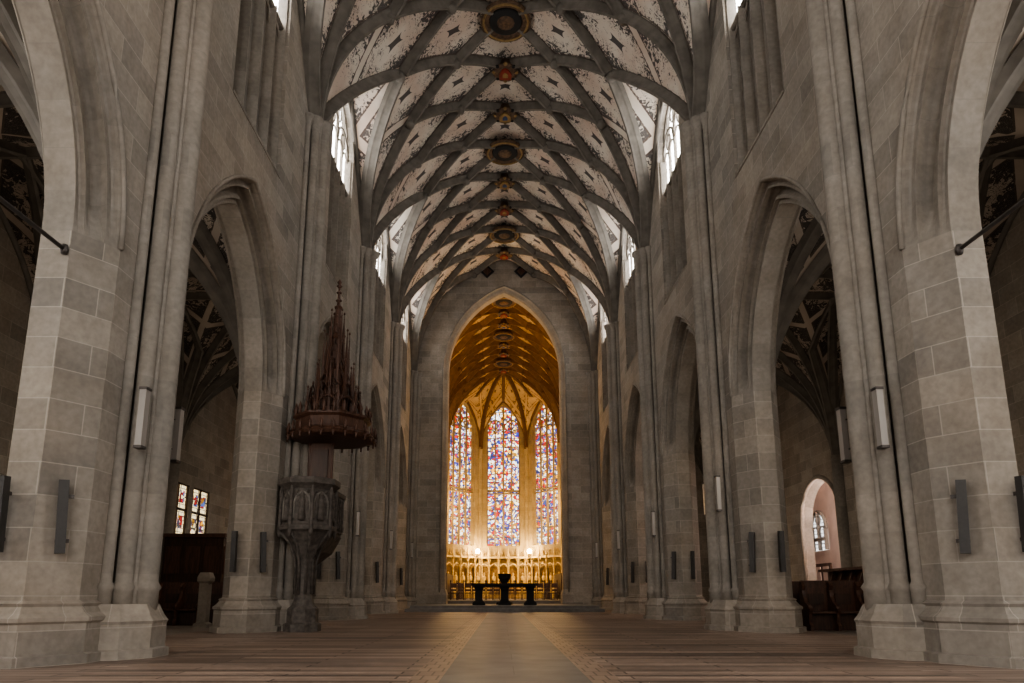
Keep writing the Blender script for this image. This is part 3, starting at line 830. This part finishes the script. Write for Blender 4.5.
for sg in (-1, 1):
    for k in (1, 2):
        b = B(); b.tube([(sg * 6.32, PY[k] + 1.5, 5.68), (sg * 6.32, PY[k + 1] - 1.5, 5.68)], .03, 'iron', 8)
        for yy in (PY[k] + 1.55, PY[k + 1] - 1.55): b.lathe((sg * 6.32, yy, 5.61), [(.04, 0), (.055, .07), (.04, .14)], 'iron', 8)
        b.make('iron_tie_rod')

# ------------------------------------------------------------------ pulpit
def octr(c, r, z, n=8, rot=pi / 8): return [(c[0] + r * cos(rot + 2 * pi * j / n), c[1] + r * sin(rot + 2 * pi * j / n), z) for j in range(n)]
b = B(); c = (-5.10, 17.35)
def octprof(pr, m): b.rings([octr(c, r, z) for r, z in pr], m)
octprof([(.46, 0), (.46, .18), (.38, .22), (.38, .55), (.30, .62), (.25, .72), (.22, .85), (.20, 1.6), (.22, 1.75), (.30, 1.95), (.38, 2.1), (.50, 2.28), (.62, 2.42), (.72, 2.48), (.72, 2.58), (.66, 2.62), (.64, 2.66), (.64, 3.50), (.70, 3.57), (.78, 3.63), (.78, 3.77), (.70, 3.79)], 'pulpit')
for j in range(8):
    a = pi / 8 + j * pi / 4
    x, y = c[0] + .68 * cos(a), c[1] + .68 * sin(a)
    b.lathe((x, y, 2.3), [(.03, 0), (.06, .12), (.05, .3), (.05, 1.05), (.07, 1.1), (.05, 1.15), (.01, 1.35)], 'pulpit', 6)
    b.tube([(c[0] + .22 * cos(a), c[1] + .22 * sin(a), .9), (c[0] + .25 * cos(a), c[1] + .25 * sin(a), 1.7), (c[0] + .40 * cos(a), c[1] + .40 * sin(a), 2.15), (c[0] + .68 * cos(a), c[1] + .68 * sin(a), 2.45)], .04, 'pulpit', 6)
    a2 = a + pi / 8; ap = .64 * cos(pi / 8)
    mx, my = c[0] + ap * cos(a2), c[1] + ap * sin(a2); tx, ty = -sin(a2), cos(a2)
    g, _, _ = parch(.2, .26)
    pts = [(mx + tx * -.2, my + ty * -.2, 2.75)] + [(mx + tx * .2 * q / 5, my + ty * .2 * q / 5, 3.15 + g(.2 * q / 5)) for q in range(-5, 6)] + [(mx + tx * .2, my + ty * .2, 2.75)]
    b.tube(pts, .03, 'panel', 5)
    for s_ in (-1, 1): b.lathe((mx + tx * s_ * .13, my + ty * s_ * .13, 3.38), [(.02, 0), (.05, .04), (.02, .09)], 'pulpit', 6)
    b.lathe((mx, my, 2.70), [(.09, 0), (.1, .08), (.07, .35), (.09, .5), (.04, .56), (.055, .62), (.05, .7), (.01, .74)], 'pulpit', 8)
b.box((-5.02, 18.55, 2.52), (.62, 1.5, .16), 'pulpit')
b.box((-4.70, 18.55, 3.05), (.09, 1.5, 1.0), 'pulpit'); b.box((-4.70, 18.55, 3.60), (.16, 1.6, .12), 'pulpit')
for q in range(5): b.lathe((-4.64, 18.0 + q * .28, 2.6), [(.04, 0), (.05, .1), (.03, .2), (.03, .8), (.05, .9)], 'pulpit', 6)
b.rings([[(-5.3, 19.2, 1.7), (-4.9, 19.2, 2.0), (-4.66, 19.2, 2.45), (-5.3, 19.2, 2.45)], [(-5.3, 18.0, 1.7), (-4.9, 18.0, 2.0), (-4.66, 18.0, 2.45), (-5.3, 18.0, 2.45)]], 'pulpit')
b.make('stone_pulpit')

# sounding board (canopy)
b = B(); c = (-4.70, 17.8)
octprof([(.95, 4.90), (1.14, 4.94), (1.20, 5.02), (1.14, 5.10), (.98, 5.16), (.96, 5.42), (1.04, 5.48), (1.04, 5.54), (.8, 5.58), (.45, 5.64)], 'redwood')
octprof([(.90, 4.91), (.6, 4.96), (.05, 4.98)], 'redwood')
for j in range(24):
    a = 2 * pi * j / 24; r = 1.15
    x, y = c[0] + r * cos(a), c[1] + r * sin(a)
    b.lathe((x, y, 4.84), [(.02, 0), (.03, .05), (.02, .08), (.05, .14)], 'redwood', 6)
    b.lathe((x, y, 5.04), [(.05, 0), (.03, .08), (.05, .14), (.01, .26)], 'redwood', 6)
    r = 0.98; x, y = c[0] + r * cos(a), c[1] + r * sin(a)
    b.lathe((x, y, 5.52), [(.05, 0), (.03, .1), (.06, .17), (.01, .32)], 'redwood', 6)
def ring_pinn(n, r, z, h, w, rot=0, arch=True):
    for j in range(n):
        a = rot + 2 * pi * j / n; x, y = c[0] + r * cos(a), c[1] + r * sin(a)
        b.box((x, y, z + h * .3), (w, w, h * .6), 'redwood', a)
        b.rings([[(x + w * .75 * cos(a + q * pi / 2 + pi / 4), y + w * .75 * sin(a + q * pi / 2 + pi / 4), z + h * .6) for q in range(4)],
                 [(x + w * .12 * cos(a + q * pi / 2 + pi / 4), y + w * .12 * sin(a + q * pi / 2 + pi / 4), z + h) for q in range(4)]], 'redwood')
        for q in range(3): b.lathe((x, y, z + h * (.66 + q * .12)), [(.01, 0), (w * (.7 - q * .15), .03), (.01, .06)], 'redwood', 6)
        b.lathe((x, y, z + h - .02), [(.01, 0), (.035, .04), (.01, .09)], 'redwood', 6)
        if arch:
            a1 = a + 2 * pi / n; p0 = Vector((x, y)); p1 = Vector((c[0] + r * cos(a1), c[1] + r * sin(a1)))
            L = (p1 - p0).length; g, _, _ = parch(L / 2, L * .6); m = (p0 + p1) / 2; d = (p1 - p0).normalized()
            b.tube([(m.x + d.x * L / 2 * q / 5, m.y + d.y * L / 2 * q / 5, z + h * .22 + g(L / 2 * q / 5)) for q in range(-5, 6)], .022, 'redwood', 5)
            b.tube([(p0.x, p0.y, z + h * .28), (m.x, m.y, z + h * .28 + L * 1.15), (p1.x, p1.y, z + h * .28)], .022, 'redwood', 5)
            b.lathe((m.x, m.y, z + h * .28 + L * 1.1), [(.01, 0), (.035, .05), (.01, .12)], 'redwood', 6)
ring_pinn(8, .70, 5.54, .80, .06, pi / 8)
ring_pinn(8, .50, 5.58, 1.5, .07, 0)
ring_pinn(8, .34, 5.8, 2.2, .06, pi / 8)
ring_pinn(4, .20, 6.9, 1.7, .05, pi / 4)
for j in range(8):
    a = j * pi / 4
    b.tube([(c[0] + .50 * cos(a), c[1] + .50 * sin(a), 6.4), (c[0] + .34 * cos(a), c[1] + .34 * sin(a), 6.8), (c[0] + .15 * cos(a), c[1] + .15 * sin(a), 7.2)], .022, 'redwood', 5)
octprof([(.40, 5.6), (.38, 5.8), (.22, 5.9), (.20, 6.9), (.26, 6.95), (.16, 7.05), (.13, 7.8), (.18, 7.85), (.10, 7.95), (.08, 8.7), (.12, 8.75), (.05, 8.82), (.02, 9.4)], 'redwood')
for q in range(6):
    for j in range(4):
        a = j * pi / 2; r = .10 - q * .012; b.lathe((c[0] + r * cos(a), c[1] + r * sin(a), 7.95 + q * .24), [(.005, 0), (.045, .04), (.005, .09)], 'redwood', 5)
b.lathe((c[0], c[1], 9.32), [(.01, 0), (.09, .06), (.03, .12), (.07, .18), (.01, .28)], 'redwood', 8)
b.box((-5.3, 17.9, 5.3), (.5, .14, .14), 'redwood')
b.box((-5.02, 17.98, 4.32), (.62, .07, 1.25), 'redwood'); b.box((-5.02, 17.93, 4.3), (.40, .05, .85), 'darkwood')
for s_ in (-1, 1): b.lathe((-5.02 + s_ * .31, 17.96, 3.7), [(.05, 0), (.05, .1), (.03, .15), (.03, 1.1), (.06, 1.22)], 'redwood', 8)
b.make('pulpit_canopy')

# ------------------------------------------------------------------ aisle furniture
def pew(x, y, w, name='carved_pew', high=1.1, face=-1):
    b = B()
    b.box((x, y, .45), (w, .42, .05), 'redwood'); b.box((x, y - face * .22, .55 + high / 4), (w, .05, high / 2 + .3), 'redwood'); b.box((x, y - face * .22, high), (w, .10, .06), 'redwood')
    b.box((x, y + face * .05, .2), (w, .04, .4), 'darkwood')
    n_ = max(2, int(w / .6))
    for i in range(n_ + 1):
        ex = x - w / 2 + w * i / n_
        pr = [(-.26, 0), (.26, 0), (.27, .12), (.20, .2), (.24, .42), (.30, .5), (.22, .62), (.05, .7), (-.05, .85), (-.08, 1.0), (-.02, 1.12), (-.1, 1.22), (-.22, 1.2), (-.26, 1.05), (-.24, .5)]
        pr = [(p[0] * face, p[1] * high / 1.1) for p in pr]
        b.rings([[(ex - .04, y + p[0], p[1]) for p in pr], [(ex + .04, y + p[0], p[1]) for p in pr]], 'redwood')
        b.lathe((ex, y + .24 * face, .5), [(.03, 0), (.07, .03), (.07, .08), (.02, .12)], 'redwood', 8)
    for i in range(n_):
        b.box((x - w / 2 + w * (i + .5) / n_, y - face * .18, .78), (.4, .03, .28), 'darkwood')
    b.make(name)
for i in range(5): pew(9.0, 17.7 + i * 1.1, 2.8)
for i in range(4): pew(-9.7, 20.6 + i * 1.0, 2.6)
b = B()
HS = 1.75
for i in range(7):
    y = 22.3 + i * .72; x = 12.2
    b.box((x + .45, y, HS / 2), (.08, .70, HS), 'redwood'); b.box((x + .4, y, HS * .7), (.05, .5, .6), 'darkwood')
    b.box((x + .1, y, .5), (.6, .66, .06), 'redwood')
    pr = ((.5, 0), (-.3, 0), (-.28, .4), (-.35, .95), (-.1, 1.0), (.1, 1.2), (.3, HS), (.5, HS))
    b.rings([[(x + p[0], y - .36, p[1]) for p in pr], [(x + p[0], y - .30, p[1]) for p in pr]], 'redwood')
b.box((12.5, 24.5, HS + .05), (.4, 5.2, .10), 'redwood')
b.make('high_back_stall')
b = B(); x, y = -11.6, 26.6
b.box((x, y, 1.5), (2.2, 2.4, 3.0), 'darkwood'); b.box((x, y, 3.05), (2.4, 2.6, .14), 'redwood'); b.box((x, y, .12), (2.35, 2.55, .24), 'redwood')
for i in range(3):
    for z in (.85, 2.15): b.box((x - .72 + i * .72, y - 1.22, z), (.55, .05, 1.0), 'redwood'); b.box((x + 1.12, y - .8 + i * .8, z), (.05, .6, 1.0), 'redwood')
b.make('wooden_draught_lobby')
b = B(); b.poly([(-8.55, 19.2), (-8.30, 19.2), (-8.30, 19.45), (-8.55, 19.45)], [(.06, 0), (.06, .1), (0, .14), (0, 1.2), (.05, 1.26), (.05, 1.36), (0, 1.5)], 'stone_mould')
b.make('stone_newel_post')

# ------------------------------------------------------------------ world / camera / color
w = bpy.data.worlds.new('World'); scn.world = w; w.use_nodes = True
w.node_tree.nodes['Background'].inputs[0].default_value = (.5, .6, .75, 1); w.node_tree.nodes['Background'].inputs[1].default_value = 0.3

cam = bpy.data.cameras.new('Camera'); co = bpy.data.objects.new('Camera', cam); scn.collection.objects.link(co)
co.location = (-0.14, 0, 0.9); co.rotation_euler = (radians(90 + 11.09), 0, 0)
cam.sensor_width = 36; cam.lens = 36 * 680 / 1024; cam.shift_y = 119.5 / 1024; cam.shift_x = 10 / 1024
cam.clip_end = 300
scn.camera = co
scn.view_settings.view_transform = 'AgX'
try: scn.view_settings.look = 'AgX - Medium High Contrast'
except Exception: pass
scn.view_settings.exposure = 0.8
